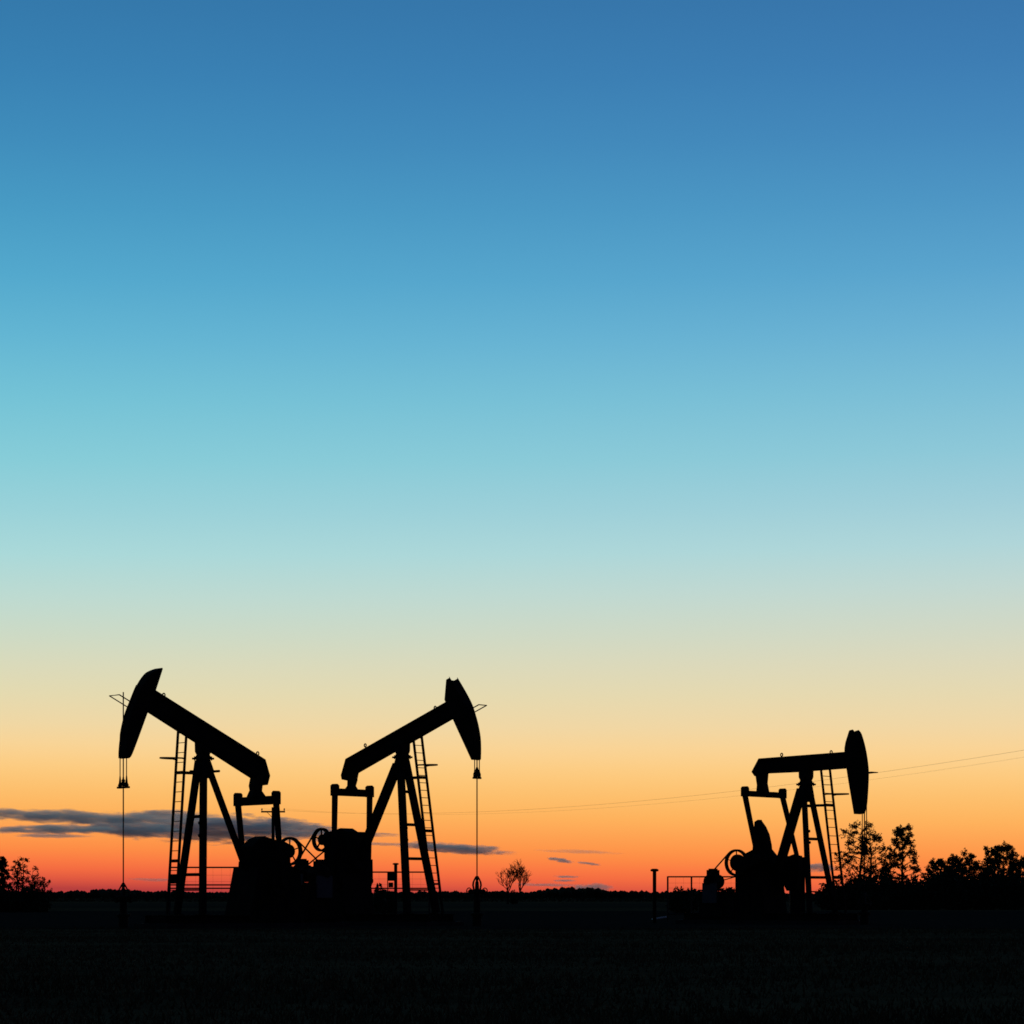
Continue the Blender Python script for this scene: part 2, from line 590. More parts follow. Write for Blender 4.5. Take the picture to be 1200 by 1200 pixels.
def make_jack(p, label, phase):
    sg = p['sg']
    rz = math.atan2(-math.sin(PSI), sg * math.cos(PSI))
    root = empty('pumpjack', loc=(p['base'][0], p['base'][1], 0), rz=rz)
    tag(root, label, 'pumpjack', 'pumpjacks on the gravel pad')
    near = -sg                                   # local y of the side that faces the camera
    T, B = p['T'], p['B']
    p['head'] = smooth(p['head'])
    V = lambda fz, y=0.0: Vector((fz[0], y, fz[1]))

    # skid and concrete base
    m = MB()
    for y in (-0.62, 0.62):
        m.hbeam((-4.9, y, 0.27), (1.75, y, 0.27), 0.18, 0.26, up=(0, 0, 1))
    for x in (-4.8, -3.5, -2.2, -0.9, 0.4, 1.6):
        m.beam((x, -0.62, 0.25), (x, 0.62, 0.25), 0.14, 0.2)
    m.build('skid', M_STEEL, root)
    m = MB()
    m.box((-1.55, 0, 0.07), (7.0, 1.9, 0.14))
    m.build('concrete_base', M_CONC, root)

    # samson post: two front legs, one rear leg, crossbars, gussets, cap plate
    top, h0, foot, h1 = p['legs']
    lw = p['legw']

    def legpt(s, z):
        t = (top[1] - z) / (top[1] - foot[1])
        return Vector((top[0] + (foot[0] - top[0]) * t, s * (h0 + (h1 - h0) * t), z))
    for s in (-1, 1):
        m = MB()
        m.hbeam(legpt(s, top[1] + 0.1), legpt(s, 0.44), lw * 0.92, lw * 0.92, tw=lw * .86, up=(1, 0, 0))
        leg = m.build('leg', M_STEEL, root)
        f = legpt(s, 0.42)
        m = MB()
        m.box((f.x, f.y, 0.415), (0.34, 0.3, 0.03))
        m.build('foot_plate', M_STEEL, leg)
        if s == near:
            for z in (2.9, 3.3):
                m = MB()
                q = legpt(s, z)
                m.tube([(q.x + .08, q.y, q.z), (q.x + .16, q.y, q.z)], 0.05, 8)
                m.build('pipe_clamp', M_WORN, leg)
    ra, rb = p['rear']
    rw = p['rearw']
    m = MB()
    ext = 0.06
    m.hbeam(V(ra), V((rb[0] - ext, rb[1] - ext * 2)), rw * 0.95, rw * 0.75, tw=rw * .8, up=(1, 0, 0))
    m.build('rear_leg', M_STEEL, root)
    for i, z in enumerate(p['cross']):
        a, b = legpt(-1, z), legpt(1, z)
        t = 0.1 if z > 1.3 else 0.05
        m = MB()
        m.beam(a, b, 0.06, t)
        m.build('crossbar', M_STEEL, root)
    cx, cz = p['cap']
    m = MB()
    m.prism([(cx - .16, cz - .03), (cx + .16, cz - .03), (cx + .24, cz - .42), (cx + .1, cz - .62), (cx - .18, cz - .62), (cx - .32, cz - .42)], -.17, .17)
    m.build('post_head', M_STEEL, root)
    m = MB()
    m.box((cx, 0, cz), (0.56, 0.42, 0.06))
    for x in (-.22, .22):
        for y in (-.15, .15):
            m.tube([(cx + x, y, cz - .06), (cx + x, y, cz + .07)], .022, 6)
    m.build('cap_plate', M_STEEL, root)
    m = MB()
    m.tube([(cx - .33, .1, cz - .4), (cx - .33, .42, cz - .4)], .04, 8)
    m.build('step_peg', M_STEEL, root)
    m = MB()
    m.tube([(cx + .18, -.1, cz - .4), (cx + .3, -.3, cz - .4)], .035, 8)
    m.build('step_peg', M_STEEL, root)

    # saddle bearing under the beam
    bz = beam_low(p['beam'], cx)
    m = MB()
    m.prism([(cx - .2, cz + .03), (cx + .2, cz + .03), (cx + .14, cz + (bz - cz) * .3), (cx + .2, cz + (bz - cz) * .55), (cx + .21, bz + .16),
             (cx - .21, bz + .16), (cx - .2, cz + (bz - cz) * .55), (cx - .14, cz + (bz - cz) * .3)], -.17, .17)
    sb = m.build('saddle_bearing', M_WORN, root)
    m = MB()
    m.lathe([(.10, -.27), (.12, -.24), (.12, .24), (.10, .27)], (cx, 0, cz + (bz - cz) * .55), 14, 'y')
    m.build('bearing_pin', M_WORN, sb)

    # walking beam: web plate with flanges all round
    m = MB()
    m.prism(p['beam'], -.05, .05)
    m.rim(p['beam'], -B / 2, B / 2, 0.035)
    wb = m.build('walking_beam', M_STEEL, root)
    for ex, ez in p['eyes']:
        m = MB()
        ring = [(ex + .045 * math.cos(a), 0, ez + .0 + .055 * math.sin(a)) for a in [2 * math.pi * k / 12 for k in range(12)]]
        m.tube(ring, .022, 6, closed=True)
        m.build('lifting_eye', M_WORN, wb)

    # horse head: two side plates, a curved face plate and a back plate
    hh = empty('horse_head', root)
    for s in (-1, 1):
        m = MB()
        m.prism(p['head'], s * (T / 2 - .03), s * T / 2)
        m.build('side_plate', M_STEEL, hh)
    n = len(p['head'])
    m = MB()
    rim_faces(m, p['head'], T / 2 - .031, p['gap'])
    m.build('face_plate', M_STEEL, hh)
    gx, gz = p['guard']
    d = (V(p['beam'][p['top_edge']]) - V(p['beam'][p['top_edge'] + 1])).normalized()
    gn = p['guardN']
    m = MB()
    m.tube([Vector((gx, -gn, gz)) - d * .95, (gx, -gn, gz), (gx, gn, gz), Vector((gx, gn, gz)) - d * .95], .019, 6)
    m.build('wireline_guard', M_STEEL, hh)

    # tail bearing, equalizer, pitman arms
    m = MB()
    m.prism(p['tailb'], -.16, .16)
    tb = m.build('tail_bearing', M_WORN, root)
    ex, ez = p['eq']
    eN, eH, ew = p['eqN'], p['eqH'], p['eqw']
    m = MB()
    m.beam((ex, -eN, ez), (ex, eN, ez), 0.2, eH * .95)
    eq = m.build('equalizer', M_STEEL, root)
    px_, pz_ = p['pin']
    pN = p['pinN']
    for s in (-1, 1):
        m = MB()
        a = Vector((ex, s * eN, ez + eH * .5 + .1))
        b = Vector((ex, s * eN, ez - eH * .5))
        m.beam(a, b, .24, .2, up=(1, 0, 0))
        m.lathe([(.07, -.13), (.1, -.11), (.1, .11), (.07, .13)], (ex, s * eN, ez + eH * .5 + .05), 12, 'x')
        m.build('end_bearing', M_WORN, eq)
        m = MB()
        b = Vector((px_, s * pN, pz_))
        m.beam((ex, s * eN, ez - eH * .3), b, .15, .15, up=(1, 0, 0), taper=.8)
        pa = m.build('pitman_arm', M_STEEL, root)
        m = MB()
        m.lathe([(.09, -.14), (.13, -.12), (.13, .12), (.09, .14)], b, 14, 'y')
        m.build('wrist_pin', M_WORN, pa)

    # cranks with counterweights
    sx, sz = p['shaft']
    cdir = Vector((px_ - sx, 0, pz_ - sz))
    cl = cdir.length
    cdir.normalize()
    for s in (-1, 1):
        yy = s * (pN - .24)
        m = MB()
        m.beam(Vector((sx, yy, sz)) - cdir * .2, Vector((sx, yy, sz)) + cdir * (cl + .2), .12, .3, up=(-cdir.z, 0, cdir.x))
        m.lathe([(.16, -.09), (.2, -.07), (.2, .07), (.16, .09)], (sx, yy, sz), 14, 'y')
        cr = m.build('crank', M_STEEL, root)
        wdir = cdir if phase is None else Vector((math.cos(phase), 0, math.sin(phase)))
        wn_ = Vector((-wdir.z, 0, wdir.x))
        poly = []
        for u, w in ((.12, -.36), (.75, -.36), (1.02, -.28), (1.18, -.1), (1.18, .1), (1.02, .28), (.75, .36), (.12, .36)):
            k = 1.0 if phase is None else p['cwk']
            q = Vector((sx, 0, sz)) + wdir * u * k + wn_ * w * p['cww']
            poly.append((q.x, q.z))
        m = MB()
        if phase is None:
            m.prism(poly, yy - .2, yy + .2)
        elif s == near:
            m.prism(p['blade'], near * .52 - .13, near * .52 + .13)
        else:
            m.prism([(sx + .05, sz + .3), (sx + .95, sz + .32), (sx + 1.0, sz - .2), (sx + .85, sz - .9), (sx + .45, sz - .95), (sx + .05, sz - .3)], yy - .13, yy + .13)
        m.build('counterweight', M_STEEL, cr)

    # gearbox on its pedestal
    m = MB()
    m.prism(p['ped'], -.72, .72)
    pd = m.build('pedestal', M_STEEL, root)
    xs = [q[0] for q in p['ped']]
    xm = sum(xs) / len(xs)
    for x in (-.55, 0, .55):
        m = MB()
        m.beam((xm + x, near * .74, .3), (xm + x, near * .74, min(q[1] for q in p['ped'] if q[1] > 1.0) - .05), .05, .06, up=(1, 0, 0))
        m.build('stiffener', M_STEEL, pd)
    m = MB()
    m.prism(p['gear'], -.3, .3)
    gb = m.build('gearbox', M_STEEL, root)
    m = MB()
    m.tube([(sx, -pN + .2, sz), (sx, pN - .2, sz)], .11, 12)
    m.build('crank_shaft', M_WORN, gb)
    hx, hz = p['sheave']
    m = MB()
    m.tube([(hx, 0, hz), (hx, near * .7, hz)], .15, 12)
    m.build('input_shaft', M_WORN, gb)

    # big sheave: rim, hub, spokes
    sr = p['sheaveR']
    yy = near * .78
    sh = empty('sheave', root)
    m = MB()
    prof = [(sr - .075, -.07), (sr - .02, -.07), (sr, -.06), (sr - .02, -.02), (sr, .02), (sr, .07), (sr - .075, .07), (sr - .075, -.07)]
    nn = 32
    for r_, h_ in prof:
        for k in range(nn):
            a = 2 * math.pi * k / nn
            m.v.append((hx + r_ * math.cos(a), yy + h_, hz + r_ * math.sin(a)))
    for i in range(len(prof) - 1):
        m.f += [(i * nn + k, i * nn + (k + 1) % nn, (i + 1) * nn + (k + 1) % nn, (i + 1) * nn + k) for k in range(nn)]
    m.build('rim', M_WORN, sh)
    m = MB()
    hr_ = p['hubr']
    m.lathe([(hr_ * .6, -.1), (hr_, -.08), (hr_, .05), (hr_ * .6, .07)] if near > 0 else [(hr_ * .6, -.07), (hr_, -.05), (hr_, .08), (hr_ * .6, .1)], (hx, yy - near * .06, hz), 20, 'y')
    m.build('hub', M_WORN, sh)
    for k in range(5):
        a = math.pi * .5 + 2 * math.pi * k / 5
        m = MB()
        m.beam((hx + .12 * math.cos(a), yy, hz + .12 * math.sin(a)), (hx + (sr - .06) * math.cos(a), yy, hz + (sr - .06) * math.sin(a)), p['spoke'], .04, up=(0, 1, 0))
        m.build('spoke', M_WORN, sh)

    # motor on its stand, belts to the sheave
    mx, mz = p['motor']
    r_m = .11
    m = MB()
    for x in (-.36, .36):
        for y in (-.22, .22):
            m.beam((mx + x, yy - near * .36 + y, .14), (mx + x * .8, yy - near * .36 + y, mz - .34), .07, .07, up=(1, 0, 0))
    m.box((mx, yy - near * .36, mz - .32), (.95, .6, .06))
    m.box((mx + .1, yy - near * .36, (mz - .34) / 2 + .12), (1.05, .62, mz - .62))
    m.box((mx + .85, yy - near * .36, (mz - .5) / 2 + .12), (.5, .55, mz - .75))
    m.beam((mx - .42, yy - near * .36 - .22, .6), (mx + .4, yy - near * .36 - .22, .95), .04, .05)
    m.build('motor_stand', M_STEEL, root)
    m = MB()
    yb = yy - near * .42
    m.lathe([(.15, -.36), (.25, -.33), (.27, -.2), (.27, .2), (.25, .3), (.12, .34)], (mx, yb, mz), 16, 'y')
    for k in range(9):
        a = math.pi * 2 * k / 9
        m.beam((mx + .27 * math.cos(a), yb - .2, mz + .27 * math.sin(a)), (mx + .27 * math.cos(a), yb + .2, mz + .27 * math.sin(a)), .02, .04, up=(math.cos(a), 0, math.sin(a)))
    m.box((mx, yb, mz - .27), (.5, .5, .05))
    mo = m.build('motor', M_STEEL, root)
    m = MB()
    m.box((mx - .05, yb, mz + .32), (.34, .34, .2))
    m.box((mx - .05, yb, mz + .44), (.24, .24, .06))
    m.build('terminal_box', M_STEEL, mo)
    m = MB()
    m.box((mx + .1, yb + near * .42, mz - .42), (.62, .06, .72))
    m.build('cover_panel', M_GREY, mo)
    m = MB()
    m.lathe([(.04, -.08), (r_m, -.07), (r_m, .07), (.04, .08)], (mx, yy, mz), 14, 'y')
    m.build('pulley', M_WORN, mo)
    dv = Vector((hx - mx, 0, hz - mz))
    ang = math.atan2(dv.z, dv.x)
    sn = math.asin(max(-1, min(1, (sr - r_m) / dv.length)))
    for sd in (1, -1):
        a = ang + sd * (math.pi / 2 + sn)
        c, s_ = math.cos(a), math.sin(a)
        for k in (-.022, .022):
            m = MB()
            m.beam((mx + r_m * c, yy + k, mz + r_m * s_), (hx + sr * c, yy + k, hz + sr * s_), .03, .022, up=(c, 0, s_))
            m.build('belt', M_RUBBER, root)

    # ladder with rungs, brackets and a safety hoop
    (lx0, lz0), (lx1, lz1), lh, rs = p['ladder']
    lad = empty('ladder', root)

    def lp(z, y=0.0):
        t = (lz0 - z) / (lz0 - lz1)
        return Vector((lx0 + (lx1 - lx0) * t, y, z))
    for s in (-1, 1):
        m = MB()
        m.beam(lp(lz0, s * lh), lp(.42, s * lh), .075, .055, up=(1, 0, 0))
        m.build('rail', M_STEEL, lad)
    rm = MB()
    rm.tube([(0, -lh, 0), (0, lh, 0)], .013, 6)
    rme = rm.mesh('rung')
    z = lz0 - .08
    while z > .6:
        link('rung', rme, M_STEEL, lad, lp(z))
        z -= rs
    for i, z in enumerate(p['brk']):
        m = MB()
        q = lp(z)
        thick = .10 if i < 2 else .07
        m.beam((q.x, -lh, z), (q.x, lh, z), .06, thick)
        if i == 0:
            e = legpt(near if sg < 0 else 1, z)
            for s in (-1, 1):
                e = legpt(s, z)
                m.beam((q.x, s * lh, z), (e.x, e.y, z), .05, .07)
        m.build('bracket', M_STEEL, lad)
    if sg < 0:
        m = MB()
        q = lp((p['brk'][2] + p['brk'][3]) / 2)
        m.box((q.x, 0, q.z), (.05, 2 * lh, .3))
        m.build('guard_plate', M_STEEL, lad)
    hz_ = p['hoop']
    q = lp(hz_)
    pts = []
    for k in range(17):
        a = -math.pi / 2 + math.pi * k / 16
        pts.append((q.x + .12 + (p['hoopl'] + .12) * math.cos(a), (lh + .04) * math.sin(a), hz_ + .025))
    pts = [(q.x, -lh - .02, hz_)] + pts + [(q.x, lh + .02, hz_)]
    m = MB()
    m.tube(pts, .027, 6)
    m.build('safety_hoop', M_STEEL, lad)

    # bridle, carrier bar, polished rod
    rx, rt = p['rod']
    _, hb = p['headbot']
    _, cz_ = p['carrier']
    bn = p['bridle']
    br = empty('bridle', root)
    for s in (-1, 1):
        m = MB()
        pts = face_curve(p['head'], s * bn, hb, rx)
        pts = [Vector((rx, s * bn, cz_ + .18))] + pts
        m.tube(pts, .016, 6)
        m.build('cable', M_CABLE, br)
        m = MB()
        m.lathe([(.055, 0), (.07, .05), (.04, .12), (.022, .3), (.018, .34)] if bn > .15 else [(.05, 0), (.05, .12), (.03, .16), (.018, .24)], (rx, s * bn, cz_), 10)
        m.build('socket', M_WORN, br)
    m = MB()
    m.box((rx, 0, cz_ - .02), (.12, 2 * bn + (.2 if bn > .15 else .08), .06))
    m.build('carrier_bar', M_WORN, br)
    m = MB()
    m.lathe([(.06, .02), (.075, .06), (.05, .16), (.06, .2), (.03, .24), (.025, .3)] if bn > .15 else [(.08, .02), (.1, .06), (.06, .16), (.08, .2), (.05, .28), (.03, .34)], (rx, 0, cz_), 10)
    m.build('rod_clamp', M_WORN, br)
    _, wz = p['well']
    m = MB()
    m.tube([(rx, 0, wz - .15), (rx, 0, max(rt, cz_ + .5))], .02, 8)
    m.build('polished_rod', M_CABLE, root)
    return root, rx


def smooth(poly, steps=3):
    """rounds an outline where its corners are shallow"""
    n = len(poly)
    pv = [Vector(q) for q in poly]

    def corner(i):
        a, b = (pv[i] - pv[i - 1]).normalized(), (pv[(i + 1) % n] - pv[i]).normalized()
        return a.dot(b) < .9
    out = []
    for i in range(n):
        p1, p2 = pv[i], pv[(i + 1) % n]
        out.append(tuple(p1))
        if corner(i) and corner((i + 1) % n):
            continue
        p0 = pv[i - 1] if not corner(i) else p1 * 2 - p2
        p3 = pv[(i + 2) % n] if not corner((i + 1) % n) else p2 * 2 - p1
        for k in range(1, steps):
            t = k / steps
            q = .5 * (2 * p1 + (p2 - p0) * t + (2 * p0 - 5 * p1 + 4 * p2 - p3) * t * t + (3 * p1 - p0 - 3 * p2 + p3) * t ** 3)
            out.append(tuple(q))
    return out


def beam_low(poly, x):
    """lower edge of the beam outline at x"""
    zs = []
    for i in range(len(poly)):
        (x0, z0), (x1, z1) = poly[i - 1], poly[i]
        if (x0 - x) * (x1 - x) <= 0 and x0 != x1:
            zs.append(z0 + (z1 - z0) * (x - x0) / (x1 - x0))
    return min(zs)


def rim_faces(m, poly, hw, gap):
    """curved face plate and back plate of the head: every edge but the top one"""
    if sum(poly[i - 1][0] * poly[i][1] - poly[i][0] * poly[i - 1][1] for i in range(len(poly))) < 0:
        poly = poly[::-1]
    ins = inset(poly, .03)
    n = len(poly)
    zt = max(q[1] for q in poly)
    for i in range(n):
        j = (i + 1) % n
        if max(poly[i][1], poly[j][1]) > zt - gap:
            continue
        m.prism([poly[i], poly[j], ins[j], ins[i]], -hw, hw)


def face_curve(head, y, hb, rx):
    """the cable's run up the face of the head"""
    zt = max(q[1] for q in head)
    fr = sorted([q for q in head if q[0] > rx - .75 and q[1] > hb - .1], key=lambda q: q[1])
    out, best = [], []
    for q in fr:
        near_front = max((w[0] for w in head if abs(w[1] - q[1]) < .3), default=q[0])
        if q[0] >= near_front - .12:
            best.append(q)
    for q in best:
        out.append(Vector((max(q[0], 0) + .02 if q[1] > hb + .6 else rx, y, q[1])))
    return out


JACKS['tall']['top_edge'], JACKS['mid']['top_edge'], JACKS['far']['top_edge'] = 2, 2, 1
JACKS['tall']['gap'], JACKS['mid']['gap'], JACKS['far']['gap'] = -1, .09, .3
for k_, hb_, sp_ in (('tall', .22, .03), ('mid', .19, .045), ('far', .30, .022)):
    JACKS[k_]['hubr'], JACKS[k_]['spoke'] = hb_, sp_
JACKS['tall']['bridle'], JACKS['mid']['bridle'], JACKS['far']['bridle'] = .19, .12, .14
for k_, cw in (('tall', 1.0), ('mid', .72), ('far', .8)):
    JACKS[k_]['cww'] = cw
    JACKS[k_]['cwk'] = 1.34
jack_a, rod_a = make_jack(JACKS['tall'], 'black pumpjack with its horse head raised facing left, tall cage ladder in front', None)
jack_b, rod_b = make_jack(JACKS['mid'], 'middle black pumpjack tilted up to the right, head beside a thin hanging rod', None)
jack_c, rod_c = make_jack(JACKS['far'], 'black pumpjack with level beam standing before the leafy trees', R(80))


def world_of(root, x, y, z):
    m = Matrix.Translation(root.location) @ Matrix.Rotation(root.rotation_euler.z, 4, 'Z')
    return m @ Vector((x, y, z))


# ------------------------------------------------------------------ wellheads
def wellhead(root, rx, top, label, style):
    w = world_of(root, rx, 0, 0)
    o = empty('wellhead', loc=(w.x, w.y, 0), rz=root.rotation_euler.z)
    tag(o, label, 'wellhead', 'wellheads under the polished rods')
    m = MB()
    m.lathe([(.15, .0), (.15, .35), (.22, .36), (.22, .44), (.11, .46), (.11, top - .55), (.16, top - .54), (.16, top - .47), (.07, top - .45)], n=14)
    m.build('casing_head', M_WORN, o)
    m = MB()
    m.lathe([(.075, top - .45), (.06, top - .2), (.04, top - .16), (.055, top - .1), (.05, top - .02), (.02, top)], n=12)
    m.build('stuffing_box', M_WORN, o)
    m = MB()
    if style == 'frame':
        for x in (-1, 1):
            for y in (-1, 1):
                m.tube([(x * .17, y * .17, top - .42), (x * .03, y * .03, top - .06)], .024, 6)
        m.box((0, 0, top - .42), (.38, .38, .03))
        m.lathe([(.06, top - .14), (.07, top - .07), (.03, top - .02)], n=10)
        m.build('rod_guard', M_GALV, o)
    else:
        for k in range(6):
            a = math.pi * k / 3
            c, s = math.cos(a), math.sin(a)
            pts = [(c * r, s * r, top - h) for r, h in ((.03, 0), (.08, .08), (.14, .2), (.155, .3), (.13, .42), (.08, .5))]
            m.tube(pts, .018, 6)
        m.build('rod_guard', M_GALV, o)
    for s in (-1, 1):
        m = MB()
        z = top - .52
        m.tube([(0, 0, z), (0, s * .36, z)], .05, 8)
        m.lathe([(.05, -.06), (.09, -.05), (.09, .05), (.05, .06)], (0, s * .3, z), 10, 'y')
        v = m.build('side_valve', M_WORN, o)
        m = MB()
        ring = [(.11 * math.cos(a), s * .4, z + .02 + .11 * math.sin(a)) for a in [2 * math.pi * k / 14 for k in range(14)]]
        m.tube(ring, .018, 6, closed=True)
        m.beam((-.1, s * .4, z + .02), (.1, s * .4, z + .02), .02, .02)
        m.build('handwheel', M_WORN, v)
    return o


wellhead(jack_a, rod_a, JACKS['tall']['well'][1] + .1, 'small wellhead with a pointed frame under the leftmost hanging rod', 'frame')
wellhead(jack_b, rod_b, JACKS['mid']['well'][1] + .12, 'rounded wellhead with side valves left of the bare tree', 'round')
wellhead(jack_c, rod_c, JACKS['far']['well'][1] - .05, 'low wellhead with guard frame in front of the dark hedge', 'frame')


# ------------------------------------------------------------------ fences, posts and small things on the pad
def fence(x0, x1, y, top, posts, label, wires=8, low=(0.95,), skew=0.0):
    o = empty('fence', loc=(x0, y, 0))
    tag(o, label, 'fence', 'wire fences round the pumpjacks')
    L = x1 - x0
    for i in range(posts):
        x = L * i / max(1, posts - 1)
        m = MB()
        m.tube([(x, skew * x, 0), (x, skew * x, top + .02)], .035, 8)
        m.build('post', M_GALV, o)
    m = MB()
    m.tube([(0, 0, top), (L, skew * L, top)], .028, 8)
    m.build('top_rail', M_GALV, o)
    for z in low:
        m = MB()
        m.tube([(0, 0, z), (L, skew * L, z)], .026, 8)
        m.build('low_rail', M_GALV, o)
    wm = MB()
    wm.tube([(0, 0, 0), (L, skew * L, 0)], .004, 4)
    wme = wm.mesh('wire')
    for k in range(wires):
        link('wire', wme, M_GALV, o, (0, 0, .15 + (top - .2) * k / wires))
    # upright wires of the mesh panel
    sm = MB()
    sm.tube([(0, 0, .1), (0, 0, top)], .0025, 3)
    sme = sm.mesh('stay')
    n = int(L / .3)
    for k in range(1, n):
        x = L * k / n
        link('stay', sme, M_GALV, o, (x, skew * x, 0))
    return o


def at(px, Y):
    return (px - 600) / 3000 * Y


def zat(py, Y):
    return CAM_H + (1052 - py) / 3000 * Y


fence(at(199, 93), at(381, 93), 93, zat(1016.5, 93), 3, 'wire fence with two low rails behind the leftmost pumpjack', low=(zat(1037, 93), zat(1041, 93)))
fence(at(405, 101), at(503, 101), 101, zat(1022, 101), 2, 'thin wire fence behind the legs of the middle pumpjack', low=(zat(1041, 101),))
fence(at(782.5, 101), at(866, 101), 101, zat(1027.5, 101), 4, 'low mesh fence running to the motor of the level pumpjack', low=(.3,))

# capped vent post between the middle and the right pumpjack
o = empty('vent_post', loc=(at(767, 95), 95, 0))
tag(o, 'single upright pipe with a flat cap standing alone', 'pipe post')
m = MB()
m.tube([(0, 0, 0), (0, 0, zat(1021, 95))], .07, 12)
m.build('pipe', M_STEEL, o)
m = MB()
m.lathe([(.07, 0), (.15, .02), (.15, .08), (.09, .11)], (0, 0, zat(1021.5, 95)), 12)
m.build('cap', M_STEEL, o)

# control box on a capped post
o = empty('control_box', loc=(at(463.7, 95), 95, 0))
tag(o, 'small control box on a capped pipe between the middle pumpjack legs', 'control box')
m = MB()
m.tube([(0, 0, 0), (0, 0, zat(1013, 95))], .062, 10)
m.build('pipe', M_STEEL, o)
m = MB()
m.lathe([(.06, 0), (.115, .01), (.115, .05), (.06, .07)], (0, 0, zat(1013.5, 95)), 10)
m.build('cap', M_STEEL, o)
m = MB()
m.box((-.16, 0, zat(1027.5, 95)), (.28, .24, .3))
bx = m.build('box', M_STEEL, o)
m = MB()
m.box((-.16, -.13, zat(1027.5, 95)), (.22, .02, .24))
m.build('door', M_STEEL, bx)
m = MB()
m.box((-.18, 0, zat(1037, 95)), (.17, .16, .18))
m.tube([(-.3, 0, 0), (-.3, 0, zat(1023, 95))], .018, 6)
m.build('meter', M_STEEL, o)

# cabinet behind the right pumpjack
o = empty('cabinet', loc=(at(934, 98), 98, 0))
tag(o, 'dark upright cabinet behind the legs of the level pumpjack', 'cabinet')
m = MB()
m.box((0, 0, zat(1004.5, 98) / 2), (.56, .5, zat(1004.5, 98)))
cb = m.build('body', M_STEEL, o)
m = MB()
m.box((0, -.26, 1.3), (.46, .02, 1.7))
d_ = m.build('door', M_STEEL, o)
m = MB()
m.tube([(.17, -.29, 1.2), (.17, -.29, 1.4)], .015, 6)
m.build('handle', M_WORN, d_)

# pale offcuts on the gravel
m = MB()
m.beam((0, 0, .05), (.62, .1, .14), .14, .05)
tag(m.build('plank', M_PALE, loc=(at(764, 108), 108, 0.0)), 'pale plank lying on the dark gravel near the capped pipe', 'plank', 'pale boards on the gravel')
m = MB()
m.beam((0, 0, .04), (.5, .06, .1), .12, .045)
tag(m.build('plank', M_PALE, loc=(at(478, 112), 112, 0.0)), 'short pale board on the gravel right of the middle pumpjack', 'plank', 'pale boards on the gravel')
m = MB()
m.beam((0, 0, 0), (.02, 0, .2), .06, .04, up=(0, 1, 0))
tag(m.build('marker_stake', M_PALE, loc=(at(497.5, 96), 96, 0.0)), 'short pale stake in the ground by the middle pumpjack', 'stake')


# ------------------------------------------------------------------ power line
def power_pole(x, y, h, arm_dir, label):
    o = empty('utility_pole', loc=(x, y, 0))
    tag(o, label, 'utility pole', 'poles of the power line')
    m = MB()
    m.tube([(0, 0, 0), (0, 0, h)], .19, 10, .15)
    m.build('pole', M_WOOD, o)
    a = Vector(arm_dir).normalized()
    m = MB()
    m.beam(-a * 1.2 + Vector((0, 0, h - .45)), a * 1.2 + Vector((0, 0, h - .45)), .13, .16)
    arm = m.build('crossarm', M_WOOD, o)
    m = MB()
    m.beam(a * .6 + Vector((0, -.08, h - .5)), Vector((0, -.08, h - 1.1)), .03, .05)
    m.beam(-a * .6 + Vector((0, -.08, h - .5)), Vector((0, -.08, h - 1.1)), .03, .05)
    m.build('brace', M_WOOD, arm)
    ends = []
    for k in (-1.12, 1.12):
        m = MB()
        b = a * k + Vector((0, 0, h - .4))
        m.lathe([(.03, 0), (.03, .1), (.08, .12), (.06, .2), (.07, .24), (.03, .3)], b, 8)
        m.build('insulator', M_GLASS, arm)
        ends.append(Vector((x, y, 0)) + b + Vector((0, 0, .25)))
    return o, ends


P1 = (at(320, 257), 257)
hp = zat(946, 257)
_, e1 = power_pole(P1[0], P1[1], hp, (1.0, .0, 0), 'wooden utility pole with crossarm behind the leftmost pumpjack equalizer')
_, e2 = power_pole(36.0, 127.0, hp + .05, (.9, .42, 0), 'near wooden pole carrying the wires beyond the right edge')
for (a, b, sag, rad, lab) in ((e1[0], e2[0], 2.1, .006, 'upper thin power line dipping behind the right pumpjack'), (e1[1], e2[1], 2.2, .004, 'lower thin power line dipping behind the right pumpjack'),
                         ):
    m = MB()
    pts = []
    for k in range(41):
        t = k / 40
        q = a.lerp(b, t)
        q.z -= 4 * sag * t * (1 - t)
        pts.append(q)
    m.tube(pts, rad, 5)
    o = m.build('power_line', M_CABLE)
    tag(o, lab or 'faint power line running from the utility pole to the left', 'cable', 'wires of the power line')


# ------------------------------------------------------------------ trees
def tube_path(m, pts, r0, r1, n=5):
    m.tube(pts, r0, n, r1)


def leaf_cloud(m, c, spread, count, size, r):
    for _ in range(count):
        q = Vector((r.gauss(0, 1), r.gauss(0, 1), r.gauss(0, .8)))
        if q.length > 1.7:
            q *= 1.7 / q.length
        p = c + q * spread
        a = Vector((r.gauss(0, 1), r.gauss(0, 1), r.gauss(0, 1))).normalized()
        b = a.orthogonal().normalized()
        b = (Matrix.Rotation(r.uniform(0, 6.28), 3, a) @ b)
        c2 = a.cross(b)
        s = size * r.uniform(.6, 1.3)
        k = len(m.v)
        m.v += [tuple(p + b * s), tuple(p + c2 * s * .5), tuple(p - b * s), tuple(p - c2 * s * .5)]
        m.f.append((k, k + 1, k + 2, k + 3))


